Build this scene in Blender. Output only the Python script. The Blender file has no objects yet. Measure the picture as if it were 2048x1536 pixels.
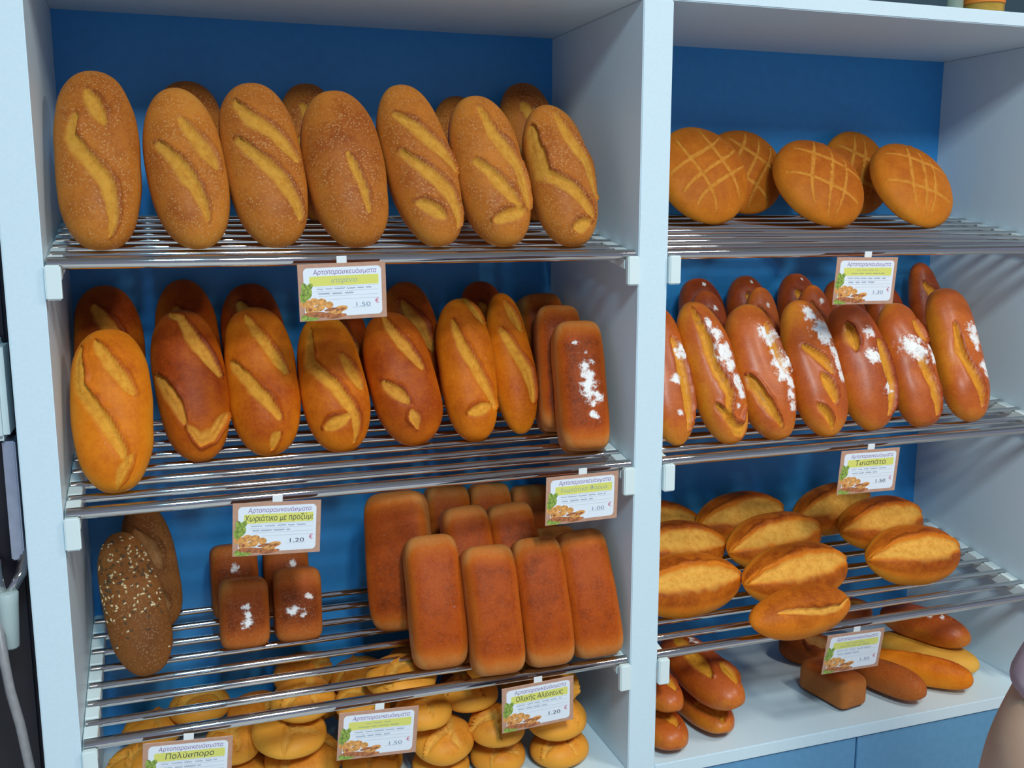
import bpy, bmesh, math, random
import numpy as np
from mathutils import Vector, Matrix

scene = bpy.context.scene
col = scene.collection

# ------------------------------------------------------------------ camera
cam_data = bpy.data.cameras.new('camera')
cam_data.sensor_width = 36.0
cam_data.lens = 2006.2 / 2048 * 36.0
cam_data.clip_start = 0.02
cam = bpy.data.objects.new('camera', cam_data)
col.objects.link(cam)
YAW, PITCH = 0.3330, 0.1694
cam.location = (0.144, -1.4066, 1.4989)
cam.rotation_euler = (math.pi / 2 - PITCH, 0.0, -YAW)
scene.camera = cam

# ------------------------------------------------------------------ world, lights, exposure
world = bpy.data.worlds.new('world')
scene.world = world
world.use_nodes = True
bg = world.node_tree.nodes['Background']
bg.inputs[0].default_value = (0.62, 0.71, 1.0, 1)
bg.inputs[1].default_value = 0.34

def lamp(name, loc, power, color, size_x, size_y):
    # ceiling fluorescent fitting: a long narrow panel facing down, running from the shop front towards the cabinet
    d = bpy.data.lights.new(name, 'AREA')
    d.energy = power
    d.color = color
    d.shape = 'RECTANGLE'
    d.size = size_x
    d.size_y = size_y
    o = bpy.data.objects.new(name, d)
    o.location = loc
    col.objects.link(o)
    return o

lamp('ceiling_lamp_cool', (0.19, -2.20, 2.82), 38, (0.30, 0.72, 1.0), 0.13, 0.8)
lamp('ceiling_lamp_warm', (0.50, -2.20, 2.82), 60, (0.95, 0.90, 0.80), 0.22, 0.8)
lamp('ceiling_lamp_far', (1.94, -1.35, 2.82), 28, (0.92, 0.90, 0.84), 0.18, 0.7)

vs = scene.view_settings
vs.view_transform = 'Standard'
vs.look = 'None'
vs.exposure = 0.12
vs.gamma = 1.0
vs.use_curve_mapping = False

# ------------------------------------------------------------------ dimensions
XL0, XL1 = 0.0, 0.837          # left bay
XR0, XR1 = 0.887, 1.722        # right bay
TS = 0.047                     # panel thickness
D = 0.372                      # depth to the back panel
Z1, Z2, Z3 = 1.4343, 1.1002, 0.7662   # front rails
SL, DY, YF = 0.175, 0.04454, 0.012    # rack slope, rail pitch, first rail
ZT = 1.811
ZB, BASE = 0.548, 0.572

# ------------------------------------------------------------------ helpers
def tag(o, label=None, cat=None, group=None, kind=None):
    if label: o['label'] = label
    if cat: o['category'] = cat
    if group: o['group'] = group
    if kind: o['kind'] = kind
    return o

def empty(name, loc=(0, 0, 0)):
    o = bpy.data.objects.new(name, None)
    o.empty_display_size = 0.02
    o.location = loc
    col.objects.link(o)
    return o

def put(name, me, mat=None, parent=None):
    o = bpy.data.objects.new(name, me)
    if mat is not None and not me.materials:
        me.materials.append(mat)
    col.objects.link(o)
    if parent is not None:
        o.parent = parent
    return o

def bm_mesh(bm, name, smooth=False):
    me = bpy.data.meshes.new(name)
    bm.normal_update()
    bm.to_mesh(me)
    bm.free()
    if smooth:
        me.polygons.foreach_set('use_smooth', [True] * len(me.polygons))
    return me

def box_bm(lo, hi, bev=0.0, seg=2):
    bm = bmesh.new()
    bmesh.ops.create_cube(bm, size=1.0)
    lo, hi = Vector(lo), Vector(hi)
    for v in bm.verts:
        v.co = Vector([lo[i] + (v.co[i] + 0.5) * (hi[i] - lo[i]) for i in range(3)])
    if bev:
        bmesh.ops.bevel(bm, geom=list(bm.edges), offset=bev, segments=seg, affect='EDGES')
    return bm

def box(name, lo, hi, mat, parent=None, bev=0.0):
    return put(name, bm_mesh(box_bm(lo, hi, bev), name), mat, parent)

def tube_mesh(name, pts, rad, n=16, caps=True):
    """tube through pts; rad a number or one per point"""
    pts = [Vector(q) for q in pts]
    if not hasattr(rad, '__len__'):
        rad = [rad] * len(pts)
    bm = bmesh.new()
    rings = []
    up = Vector((0.123, 0.2, 1)).normalized()
    for i, q in enumerate(pts):
        t = (pts[min(i + 1, len(pts) - 1)] - pts[max(i - 1, 0)]).normalized()
        a = t.cross(up)
        if a.length < 1e-3: a = t.cross(Vector((1, 0, 0)))
        a.normalize()
        b = t.cross(a).normalized()
        rings.append([bm.verts.new(q + (a * math.cos(2 * math.pi * k / n) + b * math.sin(2 * math.pi * k / n)) * rad[i]) for k in range(n)])
    for r0, r1 in zip(rings[:-1], rings[1:]):
        for k in range(n):
            bm.faces.new((r0[k], r0[(k + 1) % n], r1[(k + 1) % n], r1[k]))
    if caps:
        bm.faces.new(rings[0][::-1])
        bm.faces.new(rings[-1])
    bmesh.ops.recalc_face_normals(bm, faces=list(bm.faces))
    me = bm_mesh(bm, name, True)
    return me

def lathe_mesh(name, prof, n=32):
    bm = bmesh.new()
    rings = [[bm.verts.new((r * math.cos(2 * math.pi * k / n), r * math.sin(2 * math.pi * k / n), z)) for k in range(n)] for r, z in prof]
    for r0, r1 in zip(rings[:-1], rings[1:]):
        for k in range(n):
            bm.faces.new((r0[k], r0[(k + 1) % n], r1[(k + 1) % n], r1[k]))
    bm.faces.new(rings[0][::-1])
    bm.faces.new(rings[-1])
    bmesh.ops.recalc_face_normals(bm, faces=list(bm.faces))
    return bm_mesh(bm, name, True)

# ------------------------------------------------------------------ materials
def new_mat(name):
    m = bpy.data.materials.new(name)
    m.use_nodes = True
    nt = m.node_tree
    return m, nt, nt.nodes['Principled BSDF']

def simple_mat(name, color, rough=0.5, metal=0.0, noise=0.0, nscale=30.0, bump=0.0, **kw):
    m, nt, b = new_mat(name)
    b.inputs['Base Color'].default_value = (*color, 1)
    b.inputs['Roughness'].default_value = rough
    b.inputs['Metallic'].default_value = metal
    for k, v in kw.items():
        b.inputs[k.replace('_', ' ')].default_value = v
    if noise or bump:
        tc = nt.nodes.new('ShaderNodeTexCoord')
        nz = nt.nodes.new('ShaderNodeTexNoise')
        nz.inputs['Scale'].default_value = nscale
        nz.inputs['Detail'].default_value = 4
        nt.links.new(tc.outputs['Object'], nz.inputs['Vector'])
        if noise:
            mr = nt.nodes.new('ShaderNodeMapRange')
            mr.inputs['From Min'].default_value = 0.3
            mr.inputs['From Max'].default_value = 0.7
            mr.inputs['To Min'].default_value = 1 - noise
            mr.inputs['To Max'].default_value = 1 + noise
            nt.links.new(nz.outputs['Fac'], mr.inputs['Value'])
            mx = nt.nodes.new('ShaderNodeVectorMath')
            mx.operation = 'SCALE'
            mx.inputs[0].default_value = color
            nt.links.new(mr.outputs['Result'], mx.inputs['Scale'])
            nt.links.new(mx.outputs['Vector'], b.inputs['Base Color'])
        if bump:
            bp = nt.nodes.new('ShaderNodeBump')
            bp.inputs['Strength'].default_value = bump
            bp.inputs['Distance'].default_value = 0.001
            nt.links.new(nz.outputs['Fac'], bp.inputs['Height'])
            nt.links.new(bp.outputs['Normal'], b.inputs['Normal'])
    return m

M = {}
M['white'] = simple_mat('white_laminate', (0.63, 0.77, 0.84), 0.42, noise=0.02, nscale=220, bump=0.06)
M['blue'] = simple_mat('blue_laminate', (0.034, 0.28, 0.66), 0.38, noise=0.04, nscale=60)
M['door_blue'] = simple_mat('blue_door_laminate', (0.11, 0.30, 0.50), 0.45, noise=0.05, nscale=80)
M['chrome'] = simple_mat('chrome', (0.62, 0.61, 0.60), 0.045, 1.0)
M['plastic'] = simple_mat('cream_plastic', (0.70, 0.80, 0.80), 0.4)
M['floor'] = simple_mat('floor_tile', (0.52, 0.50, 0.48), 0.35, noise=0.2, nscale=3)
M['ceiling'] = simple_mat('ceiling_paint', (0.6, 0.58, 0.55), 0.9, noise=0.03)
M['wall'] = simple_mat('dark_teal_wall_paint', (0.035, 0.075, 0.10), 0.8, noise=0.1, nscale=6)
M['black'] = simple_mat('black_enamel', (0.012, 0.010, 0.016), 0.35, noise=0.2, nscale=20)
M['steel'] = simple_mat('brushed_steel', (0.55, 0.60, 0.72), 0.35, 0.9, noise=0.06, nscale=90)
M['greyplastic'] = simple_mat('grey_green_plastic', (0.50, 0.60, 0.58), 0.4)
M['hose'] = simple_mat('grey_hose', (0.30, 0.29, 0.29), 0.4, noise=0.1, nscale=100)
M['skin'] = simple_mat('skin', (0.55, 0.33, 0.22), 0.55, noise=0.06, nscale=40, Subsurface_Weight=0.05)
M['mauve'] = simple_mat('mauve_cotton', (0.48, 0.33, 0.37), 0.85, noise=0.1, nscale=60, bump=0.2)
M['denim'] = simple_mat('dark_trousers', (0.05, 0.06, 0.09), 0.85, noise=0.1, nscale=60)
M['hair'] = simple_mat('brown_hair', (0.09, 0.05, 0.03), 0.6, noise=0.3, nscale=150)
M['honey'] = simple_mat('honey', (0.95, 0.58, 0.07), 0.15, noise=0.1, nscale=20, Transmission_Weight=0.25)
M['glass'] = simple_mat('clear_glass', (0.95, 0.98, 0.97), 0.03, Transmission_Weight=1.0, IOR=1.3)
M['greenglass'] = simple_mat('pale_green_glass', (0.55, 0.68, 0.58), 0.08, Transmission_Weight=0.6, IOR=1.3)
M['orange_label'] = simple_mat('orange_paper', (0.75, 0.22, 0.02), 0.6)
M['seed'] = simple_mat('pale_seed', (0.72, 0.55, 0.30), 0.5, noise=0.3, nscale=300)
M['seed_dark'] = simple_mat('dark_seed', (0.10, 0.06, 0.03), 0.5)
# printed inks
M['peach'] = simple_mat('peach_card', (0.52, 0.29, 0.20), 0.35, noise=0.08, nscale=120)
M['paper'] = simple_mat('white_paper', (0.80, 0.84, 0.90), 0.35)
M['yellow'] = simple_mat('yellow_ink', (0.74, 0.72, 0.16), 0.35)
M['purple'] = simple_mat('purple_ink', (0.22, 0.09, 0.30), 0.5)
M['ink'] = simple_mat('black_marker', (0.03, 0.035, 0.06), 0.5)
M['paleink'] = simple_mat('faded_green_ink', (0.33, 0.40, 0.36), 0.5)
M['blueink'] = simple_mat('blue_pen_ink', (0.22, 0.30, 0.42), 0.5)
M['greyline'] = simple_mat('grey_rule', (0.50, 0.54, 0.60), 0.5)
M['redink'] = simple_mat('red_ink', (0.62, 0.06, 0.14), 0.5)
M['leaf'] = simple_mat('green_print', (0.26, 0.36, 0.06), 0.5, noise=0.6, nscale=260)
M['breadprint'] = simple_mat('orange_bread_print', (0.72, 0.33, 0.09), 0.5, noise=0.4, nscale=260)
M['crustprint'] = simple_mat('brown_bread_print', (0.42, 0.14, 0.05), 0.5, noise=0.5, nscale=260)
M['tab'] = simple_mat('clear_plastic_tab', (0.8, 0.82, 0.82), 0.2)

def bread_mat(name, pale, mid, dark, slash, rough=0.5, speck=0.0, speck_col=(0.7, 0.5, 0.25), coat=0.0, tone=0.0):
    m, nt, b = new_mat(name)
    N, Lk = nt.nodes, nt.links
    at = N.new('ShaderNodeAttribute'); at.attribute_name = 'crust'
    sep = N.new('ShaderNodeSeparateColor'); Lk.new(at.outputs['Color'], sep.inputs[0])
    tc = N.new('ShaderNodeTexCoord')
    oi = N.new('ShaderNodeObjectInfo')
    off = N.new('ShaderNodeVectorMath'); off.operation = 'ADD'
    sc = N.new('ShaderNodeVectorMath'); sc.operation = 'SCALE'; sc.inputs[0].default_value = (7, 3, 5)
    Lk.new(oi.outputs['Random'], sc.inputs['Scale'])
    Lk.new(tc.outputs['Object'], off.inputs[0]); Lk.new(sc.outputs['Vector'], off.inputs[1])
    def noise(scale, det=5, rgh=0.6):
        n = N.new('ShaderNodeTexNoise'); n.inputs['Scale'].default_value = scale
        n.inputs['Detail'].default_value = det; n.inputs['Roughness'].default_value = rgh
        Lk.new(off.outputs[0], n.inputs['Vector']); return n.outputs['Fac']
    def mth(op, a, b_=None, c=None):
        n = N.new('ShaderNodeMath'); n.operation = op
        for i, v in enumerate((a, b_, c)):
            if v is None: continue
            if hasattr(v, 'links') or hasattr(v, 'is_output'): Lk.new(v, n.inputs[i])
            else: n.inputs[i].default_value = v
        return n.outputs[0]
    def mix(fac, a, b_):
        n = N.new('ShaderNodeMix'); n.data_type = 'RGBA'
        for s, v in ((n.inputs[0], fac), (n.inputs[6], a), (n.inputs[7], b_)):
            if hasattr(v, 'is_output'): Lk.new(v, s)
            elif isinstance(v, tuple): s.default_value = (*v, 1)
            else: s.default_value = v
        return n.outputs[2]
    def smooth(v, lo, hi):
        n = N.new('ShaderNodeMapRange'); n.interpolation_type = 'SMOOTHSTEP'
        n.inputs['From Min'].default_value = lo; n.inputs['From Max'].default_value = hi
        Lk.new(v, n.inputs['Value']); return n.outputs['Result']
    n1 = noise(38, 5); n2 = noise(210, 4); n3 = noise(90, 6, 0.75)
    br = mth('ADD', sep.outputs[1], mth('MULTIPLY', mth('SUBTRACT', n1, 0.5), 0.42))
    br = mth('ADD', br, mth('MULTIPLY', mth('SUBTRACT', n2, 0.5), 0.26))
    br = mth('ADD', br, tone)
    cr = N.new('ShaderNodeValToRGB')
    e = cr.color_ramp.elements
    e[0].position = 0.08; e[0].color = (*pale, 1)
    e[1].position = 0.95; e[1].color = (dark[0] * 0.45, dark[1] * 0.42, dark[2] * 0.5, 1)
    a = e.new(0.42); a.color = (*mid, 1)
    a = e.new(0.74); a.color = (*dark, 1)
    Lk.new(br, cr.inputs[0])
    c = cr.outputs[0]
    # torn, paler crumb of the slashes
    sl = smooth(mth('ADD', sep.outputs[0], mth('MULTIPLY', mth('SUBTRACT', n3, 0.5), 0.5)), 0.12, 0.88)
    sv = mix(smooth(n3, 0.35, 0.75), slash, (slash[0] * 0.72, slash[1] * 0.56, slash[2] * 0.42))
    c = mix(mth('MULTIPLY', sl, 0.85), c, sv)
    if speck:
        vo = N.new('ShaderNodeTexVoronoi'); vo.inputs['Scale'].default_value = 260
        Lk.new(off.outputs[0], vo.inputs['Vector'])
        sp = smooth(mth('MULTIPLY', vo.outputs['Distance'], -1.0), -0.42, -0.2)
        sp = mth('MULTIPLY', mth('MULTIPLY', sp, smooth(n1, 0.3, 0.6)), speck)
        sp = mth('MULTIPLY', sp, mth('SUBTRACT', 1.0, mth('MULTIPLY', sl, 0.8)))
        c = mix(sp, c, speck_col)
    fl = smooth(mth('ADD', sep.outputs[2], mth('MULTIPLY', mth('SUBTRACT', n3, 0.5), 2.2)), 0.34, 0.74)
    c = mix(fl, c, (0.86, 0.84, 0.82))
    Lk.new(c, b.inputs['Base Color'])
    rg = mth('ADD', mth('MULTIPLY', mth('MAXIMUM', sl, fl), 0.35), rough)
    Lk.new(rg, b.inputs['Roughness'])
    b.inputs['Specular IOR Level'].default_value = 0.14 if not coat else 0.35
    if coat:
        b.inputs['Coat Weight'].default_value = coat
        b.inputs['Coat Roughness'].default_value = 0.25
    bp = N.new('ShaderNodeBump'); bp.inputs['Strength'].default_value = 0.55; bp.inputs['Distance'].default_value = 0.0016
    hgt = mth('ADD', mth('MULTIPLY', n3, mth('ADD', mth('MULTIPLY', sl, 1.6), 0.25)), mth('MULTIPLY', n2, 0.35))
    Lk.new(hgt, bp.inputs['Height']); Lk.new(bp.outputs['Normal'], b.inputs['Normal'])
    return m

M['sesame'] = bread_mat('sesame_crust', (0.60, 0.27, 0.040), (0.52, 0.170, 0.022), (0.30, 0.072, 0.011), (0.66, 0.33, 0.045), 0.50, 0.55, (0.62, 0.34, 0.13))
M['golden'] = bread_mat('golden_crust', (0.80, 0.33, 0.024), (0.72, 0.195, 0.007), (0.42, 0.072, 0.004), (0.80, 0.38, 0.045), 0.50)
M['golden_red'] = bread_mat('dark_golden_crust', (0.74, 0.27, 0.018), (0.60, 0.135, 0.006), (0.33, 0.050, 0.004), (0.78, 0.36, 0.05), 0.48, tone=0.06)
M['tin'] = bread_mat('tin_crust', (0.58, 0.22, 0.055), (0.52, 0.115, 0.010), (0.38, 0.060, 0.004), (0.6, 0.3, 0.1), 0.55, 0.04, (0.75, 0.6, 0.4))
M['brown'] = bread_mat('wholemeal_crust', (0.48, 0.150, 0.032), (0.43, 0.098, 0.014), (0.26, 0.050, 0.008), (0.5, 0.25, 0.08), 0.55, 0.12)
M['seeded'] = bread_mat('multigrain_crust', (0.36, 0.150, 0.045), (0.27, 0.095, 0.022), (0.16, 0.050, 0.012), (0.4, 0.2, 0.08), 0.65, 0.35, (0.5, 0.3, 0.14))
M['glazed'] = bread_mat('glazed_crust', (0.72, 0.27, 0.014), (0.52, 0.110, 0.012), (0.31, 0.045, 0.006), (0.78, 0.35, 0.020), 0.42, coat=0.08)
M['roll'] = bread_mat('roll_crust', (0.78, 0.31, 0.025), (0.68, 0.180, 0.010), (0.30, 0.055, 0.004), (0.86, 0.46, 0.085), 0.5)
M['twist'] = bread_mat('twist_crust', (0.80, 0.36, 0.045), (0.76, 0.30, 0.032), (0.50, 0.11, 0.008), (0.82, 0.44, 0.08), 0.45)
M['cob'] = bread_mat('cob_crust', (0.68, 0.27, 0.025), (0.58, 0.175, 0.012), (0.38, 0.085, 0.006), (0.68, 0.30, 0.045), 0.55)
M['pale'] = bread_mat('pale_crust', (0.80, 0.44, 0.08), (0.74, 0.36, 0.045), (0.52, 0.16, 0.02), (0.8, 0.5, 0.14), 0.55)

# ------------------------------------------------------------------ bread
def sstep(x, lo, hi):
    t = np.clip((x - lo) / (hi - lo), 0, 1)
    return t * t * (3 - 2 * t)

def wob(rs, x, y, z, f, n=7):
    out = np.zeros_like(x)
    for _ in range(n):
        k = rs.normal(size=3); k *= f * (0.6 + 0.8 * rs.rand()) / np.linalg.norm(k)
        out += np.sin(k[0] * x + k[1] * y + k[2] * z + rs.rand() * 6.283)
    return out / n * 1.4

def bread_mesh(name, L, W, H, seed, slashes=(), flour=(), prof=(2.7, 2.2), sec=(2.2, 3.4), top=0.62, band=0.012,
               depth=0.005, lump=0.0025, mode='loaf', tone=0.45, bend=0.0, hard_side=-1, nu=108, nv=84):
    rs = np.random.RandomState(seed)
    t = (1 - np.cos(np.pi * np.arange(1, nu) / nu)) / 2
    t = 0.35 * t + 0.65 * (np.arange(1, nu) / nu) if mode == 'tin' else t
    nt_top = int(nv * 0.68)
    th = np.concatenate([np.pi * np.arange(nt_top) / nt_top, np.pi + np.pi * np.arange(nv - nt_top) / (nv - nt_top)])
    T, A = np.meshgrid(t, th, indexing='ij')
    pf = (1 - np.abs(2 * T - 1) ** prof[0]) ** (1 / prof[1])
    ca, sa = np.cos(A), np.sin(A)
    up = sa >= 0
    n = np.where(up, sec[0], sec[1])
    ux = np.sign(ca) * np.abs(ca) ** (2 / n)
    uy = np.sign(sa) * np.abs(sa) ** (2 / n)
    hy = np.where(up, top, 1 - top) * H
    pfy = pf if mode != 'tin' else np.where(up, pf ** 0.9 * (0.84 + 0.16 * np.sin(np.pi * T)), pf ** 0.5)
    x = ux * pf * W / 2
    y = uy * hy * pfy
    z = (T - 0.5) * L
    # irregular outline
    low = wob(rs, x, y, z, 26)
    mid = wob(rs, x, y, z, 85)
    rr = np.sqrt(x * x + y * y) + 1e-6
    nx, ny = x / rr, y / rr
    disp = lump * (low * 1.5 + 0.5 * mid) * sstep(pf, 0.0, 0.5)
    s = -ux                        # viewer's right is -x
    slm = np.zeros_like(x); lip = np.zeros_like(x)
    jag = wob(rs, x, y, z, 320, 9) * 0.22 + wob(rs, x, y, z, 140) * 0.2
    for sl in slashes:
        wd = band
        pts = sl
        if isinstance(sl, dict):
            pts, wd = sl['p'], sl['w']
        P = np.array([(u * L, q * W / 2) for u, q in pts])
        seglen = np.linalg.norm(np.diff(P, axis=0), axis=1)
        cum = np.concatenate([[0], np.cumsum(seglen)])
        bd = np.full(x.shape, 9.0); bt = np.zeros_like(x); sg = np.ones_like(x)
        px, py = T * L, s * W / 2
        for i in range(len(P) - 1):
            d = P[i + 1] - P[i]; l2 = (d ** 2).sum()
            q = np.clip(((px - P[i][0]) * d[0] + (py - P[i][1]) * d[1]) / l2, 0, 1)
            dd = np.hypot(px - P[i][0] - q * d[0], py - P[i][1] - q * d[1])
            better = dd < bd
            sg = np.where(better, np.sign(d[0] * (py - P[i][1]) - d[1] * (px - P[i][0])), sg)
            bd = np.where(better, dd, bd); bt = np.where(better, (cum[i] + q * seglen[i]) / cum[-1], bt)
        w = wd * (0.45 + 0.55 * np.sin(np.pi * np.clip(bt, 0, 1)) ** 0.7) * (1 + 0.8 * jag)
        e = bd / np.maximum(w, 1e-4)
        hard = 0.5 + 0.5 * sg * hard_side          # 1 on the raised lip side, 0 on the side that runs out
        m = (hard * (1 - sstep(e, 0.70, 1.15)) + (1 - hard) * (1 - sstep(e, 0.35, 1.9)) * 0.95) * up
        slm = np.maximum(slm, m)
        lp = np.exp(-((e - 1.3) / 0.3) ** 2) * (0.2 + 0.8 * hard) * up
        lip = np.maximum(lip, lp)
        disp += depth * (-(hard * (1 - sstep(e, 0.6, 1.15)) + (1 - hard) * (1 - sstep(e, 0.1, 2.0)) * 0.8) * up + 0.9 * lp)
        disp += depth * 0.5 * (1 - sstep(e, 0.0, 0.7)) * up * (0.5 + jag)
    x = x + nx * disp; y = y + ny * disp
    if bend:
        y = y + bend * (1 - (2 * T - 1) ** 2)
    # baking: the top of the crust is darker, the flanks that touched others paler
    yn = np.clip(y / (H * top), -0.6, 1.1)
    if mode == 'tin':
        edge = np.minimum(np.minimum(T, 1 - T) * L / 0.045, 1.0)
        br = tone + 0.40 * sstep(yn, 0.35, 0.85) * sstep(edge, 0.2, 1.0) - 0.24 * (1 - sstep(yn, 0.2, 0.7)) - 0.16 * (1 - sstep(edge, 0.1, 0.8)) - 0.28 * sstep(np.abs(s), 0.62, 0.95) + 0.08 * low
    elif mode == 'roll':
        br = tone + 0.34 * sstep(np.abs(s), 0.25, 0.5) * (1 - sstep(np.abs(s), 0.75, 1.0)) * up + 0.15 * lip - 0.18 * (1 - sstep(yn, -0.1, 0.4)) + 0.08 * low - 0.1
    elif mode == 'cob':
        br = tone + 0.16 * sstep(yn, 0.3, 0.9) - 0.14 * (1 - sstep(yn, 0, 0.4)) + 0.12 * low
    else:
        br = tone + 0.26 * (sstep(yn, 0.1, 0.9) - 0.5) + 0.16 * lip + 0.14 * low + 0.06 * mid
    fl = np.zeros_like(x)
    for (u, q, r) in flour:
        dd = np.hypot((T - u) * L, (s - q) * W / 2)
        fl = np.maximum(fl, 0.85 * np.exp(-(dd / r) ** 2) * up)
    # assemble
    nr = nu - 1
    co = np.empty((nr * nv + 2, 3))
    co[:nr * nv, 0] = x.ravel(); co[:nr * nv, 1] = y.ravel(); co[:nr * nv, 2] = z.ravel()
    co[-2] = (0, y[0].mean(), -L / 2); co[-1] = (0, y[-1].mean(), L / 2)
    cols = np.ones((nr * nv + 2, 4))
    cols[:nr * nv, 0] = slm.ravel(); cols[:nr * nv, 1] = np.clip(br, 0, 1).ravel(); cols[:nr * nv, 2] = fl.ravel()
    cols[-2, :3] = cols[:nv, :3].mean(0); cols[-1, :3] = cols[(nr - 1) * nv:nr * nv, :3].mean(0)
    i = np.arange(nr - 1)[:, None] * nv; k = np.arange(nv)[None, :]; k1 = (k + 1) % nv
    quads = np.stack([i + k, i + k1, i + nv + k1, i + nv + k], -1).reshape(-1, 4)
    kk = np.arange(nv); kk1 = (kk + 1) % nv
    t0 = np.stack([np.full(nv, nr * nv), kk1, kk], -1)
    t1 = np.stack([np.full(nv, nr * nv + 1), (nr - 1) * nv + kk, (nr - 1) * nv + kk1], -1)
    me = bpy.data.meshes.new(name)
    loops = np.concatenate([quads.ravel(), t0.ravel(), t1.ravel()]).astype(np.int32)
    nq, nt_ = len(quads), len(t0) + len(t1)
    starts = np.concatenate([np.arange(nq) * 4, nq * 4 + np.arange(nt_) * 3]).astype(np.int32)
    me.vertices.add(len(co)); me.vertices.foreach_set('co', co.ravel())
    me.loops.add(len(loops)); me.loops.foreach_set('vertex_index', loops)
    me.polygons.add(nq + nt_); me.polygons.foreach_set('loop_start', starts)
    me.polygons.foreach_set('use_smooth', np.ones(nq + nt_, dtype=bool))
    me.update(calc_edges=True)
    at = me.attributes.new('crust', 'FLOAT_COLOR', 'POINT')
    at.data.foreach_set('color', cols.ravel())
    me.validate()
    return me

def orient(o, P, Q, hint, twist=0.0):
    P, Q = Vector(P), Vector(Q)
    a = (Q - P).normalized()
    n = Vector(hint)
    n = (n - a * n.dot(a)).normalized()
    w = n.cross(a)
    m = Matrix((w, n, a)).transposed().to_4x4()
    if twist:
        m = m @ Matrix.Rotation(math.radians(twist), 4, 'Z')
    m.translation = (P + Q) / 2
    o.matrix_world = m

SEED = [10]
NUDGE = {   # small shifts, in metres, that let neighbouring loaves touch instead of overlap
    13: (-0.0036, -0.0000, 0.0000), 14: (0.0040, 0.0000, 0.0000), 15: (-0.0012, -0.0000, 0.0000), 16: (0.0012, 0.0000, 0.0000),
    23: (-0.0023, -0.0001, 0.0000), 24: (0.0023, 0.0001, 0.0000), 28: (-0.0012, 0.0003, 0.0000), 35: (0.0115, 0.0031, 0.0000),
    37: (0.0000, 0.0000, 0.0036), 44: (-0.0036, -0.0000, 0.0000), 45: (-0.0050, 0.0004, 0.0000), 47: (0.0050, -0.0005, 0.0000),
    50: (0.0008, 0.0053, 0.0015), 76: (-0.0053, 0.0057, 0.0004), 77: (0.0062, -0.0032, 0.0038), 78: (0.0021, -0.0021, 0.0019),
    79: (0.0040, 0.0040, 0.0027), 80: (-0.0009, -0.0039, -0.0005), 81: (-0.0057, 0.0120, -0.0056), 82: (0.0001, -0.0116, 0.0010),
    83: (0.0017, 0.0030, 0.0017), 84: (-0.0018, 0.0086, -0.0027), 85: (-0.0004, -0.0125, -0.0005), 93: (0.0001, 0.0001, -0.0018),
    94: (-0.0001, -0.0001, 0.0018), 97: (0.0052, -0.0021, -0.0088), 98: (-0.0053, 0.0012, -0.0017), 99: (0.0011, 0.0009, 0.0107),
    100: (-0.0055, 0.0075, -0.0090), 101: (0.0099, -0.0169, 0.0041), 102: (-0.0140, 0.0115, 0.0081), 103: (0.0041, -0.0010, 0.0196),
    104: (-0.0163, 0.0014, -0.0115), 105: (0.0193, 0.0043, -0.0029), 106: (-0.0048, -0.0030, 0.0091), 107: (-0.0006, -0.0007, 0.0200),
    108: (-0.0026, -0.0019, -0.0049), 109: (0.0030, -0.0038, -0.0049), 110: (0.0040, 0.0032, -0.0001), 111: (0.0090, -0.0009, 0.0037),
    112: (0.0076, -0.0023, 0.0086), 113: (-0.0034, -0.0007, 0.0087), 114: (-0.0047, 0.0091, -0.0069), 115: (-0.0008, 0.0016, -0.0082),
    116: (-0.0115, -0.0060, -0.0053), 118: (-0.0059, 0.0004, -0.0075), 119: (-0.0037, 0.0014, 0.0126), 120: (0.0009, 0.0002, 0.0065),
    121: (0.0096, -0.0027, 0.0007), 122: (0.0017, -0.0000, -0.0024), 123: (0.0026, 0.0002, -0.0049), 124: (-0.0051, 0.0004, -0.0049),
    127: (-0.0011, 0.0001, -0.0000), 129: (0.0011, -0.0001, 0.0000),
}
def bread(name, mat, P, Q, W, H, label, group, hint=None, twist=0, cat='bread', **kw):
    L = (Vector(Q) - Vector(P)).length
    SEED[0] += 1
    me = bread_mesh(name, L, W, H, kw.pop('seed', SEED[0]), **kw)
    o = put(name, me, M[mat])
    if hint is None:
        hint = (0, -1, 0.35)
    nd = Vector(NUDGE.get(SEED[0], (0, 0, 0)))
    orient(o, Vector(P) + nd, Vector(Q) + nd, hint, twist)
    tag(o, label, cat, group)
    return o

def jit(slashes, seed, a=0.06):
    r = random.Random(seed)
    return [[(u + r.uniform(-a, a) * 0.5, s + r.uniform(-a, a) * 2) for u, s in sl] for sl in slashes]

ORD = ['first', 'second', 'third', 'fourth', 'fifth', 'sixth', 'seventh', 'eighth', 'ninth', 'tenth']
GEN = [[(.80, -.35), (.65, .05), (.48, .45)], [(.52, -.55), (.34, -.1), (.14, .35)]]

# ------------------------------------------------------------------ the room
def struct(name, lo, hi, mat):
    return tag(box(name, lo, hi, M[mat]), kind='structure')
tag(struct('floor', (-3.0, -4.0, -0.05), (4.5, 0.60, 0.0), 'floor'), 'light tiled shop floor')
tag(struct('wall_back', (-3.0, 0.42, 0.0), (4.5, 0.52, 2.90), 'wall'), 'dark teal wall behind the bread cabinet')
tag(struct('ceiling', (-3.0, -4.0, 2.90), (4.5, 0.60, 2.95), 'ceiling'), 'plain painted shop ceiling')

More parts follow.
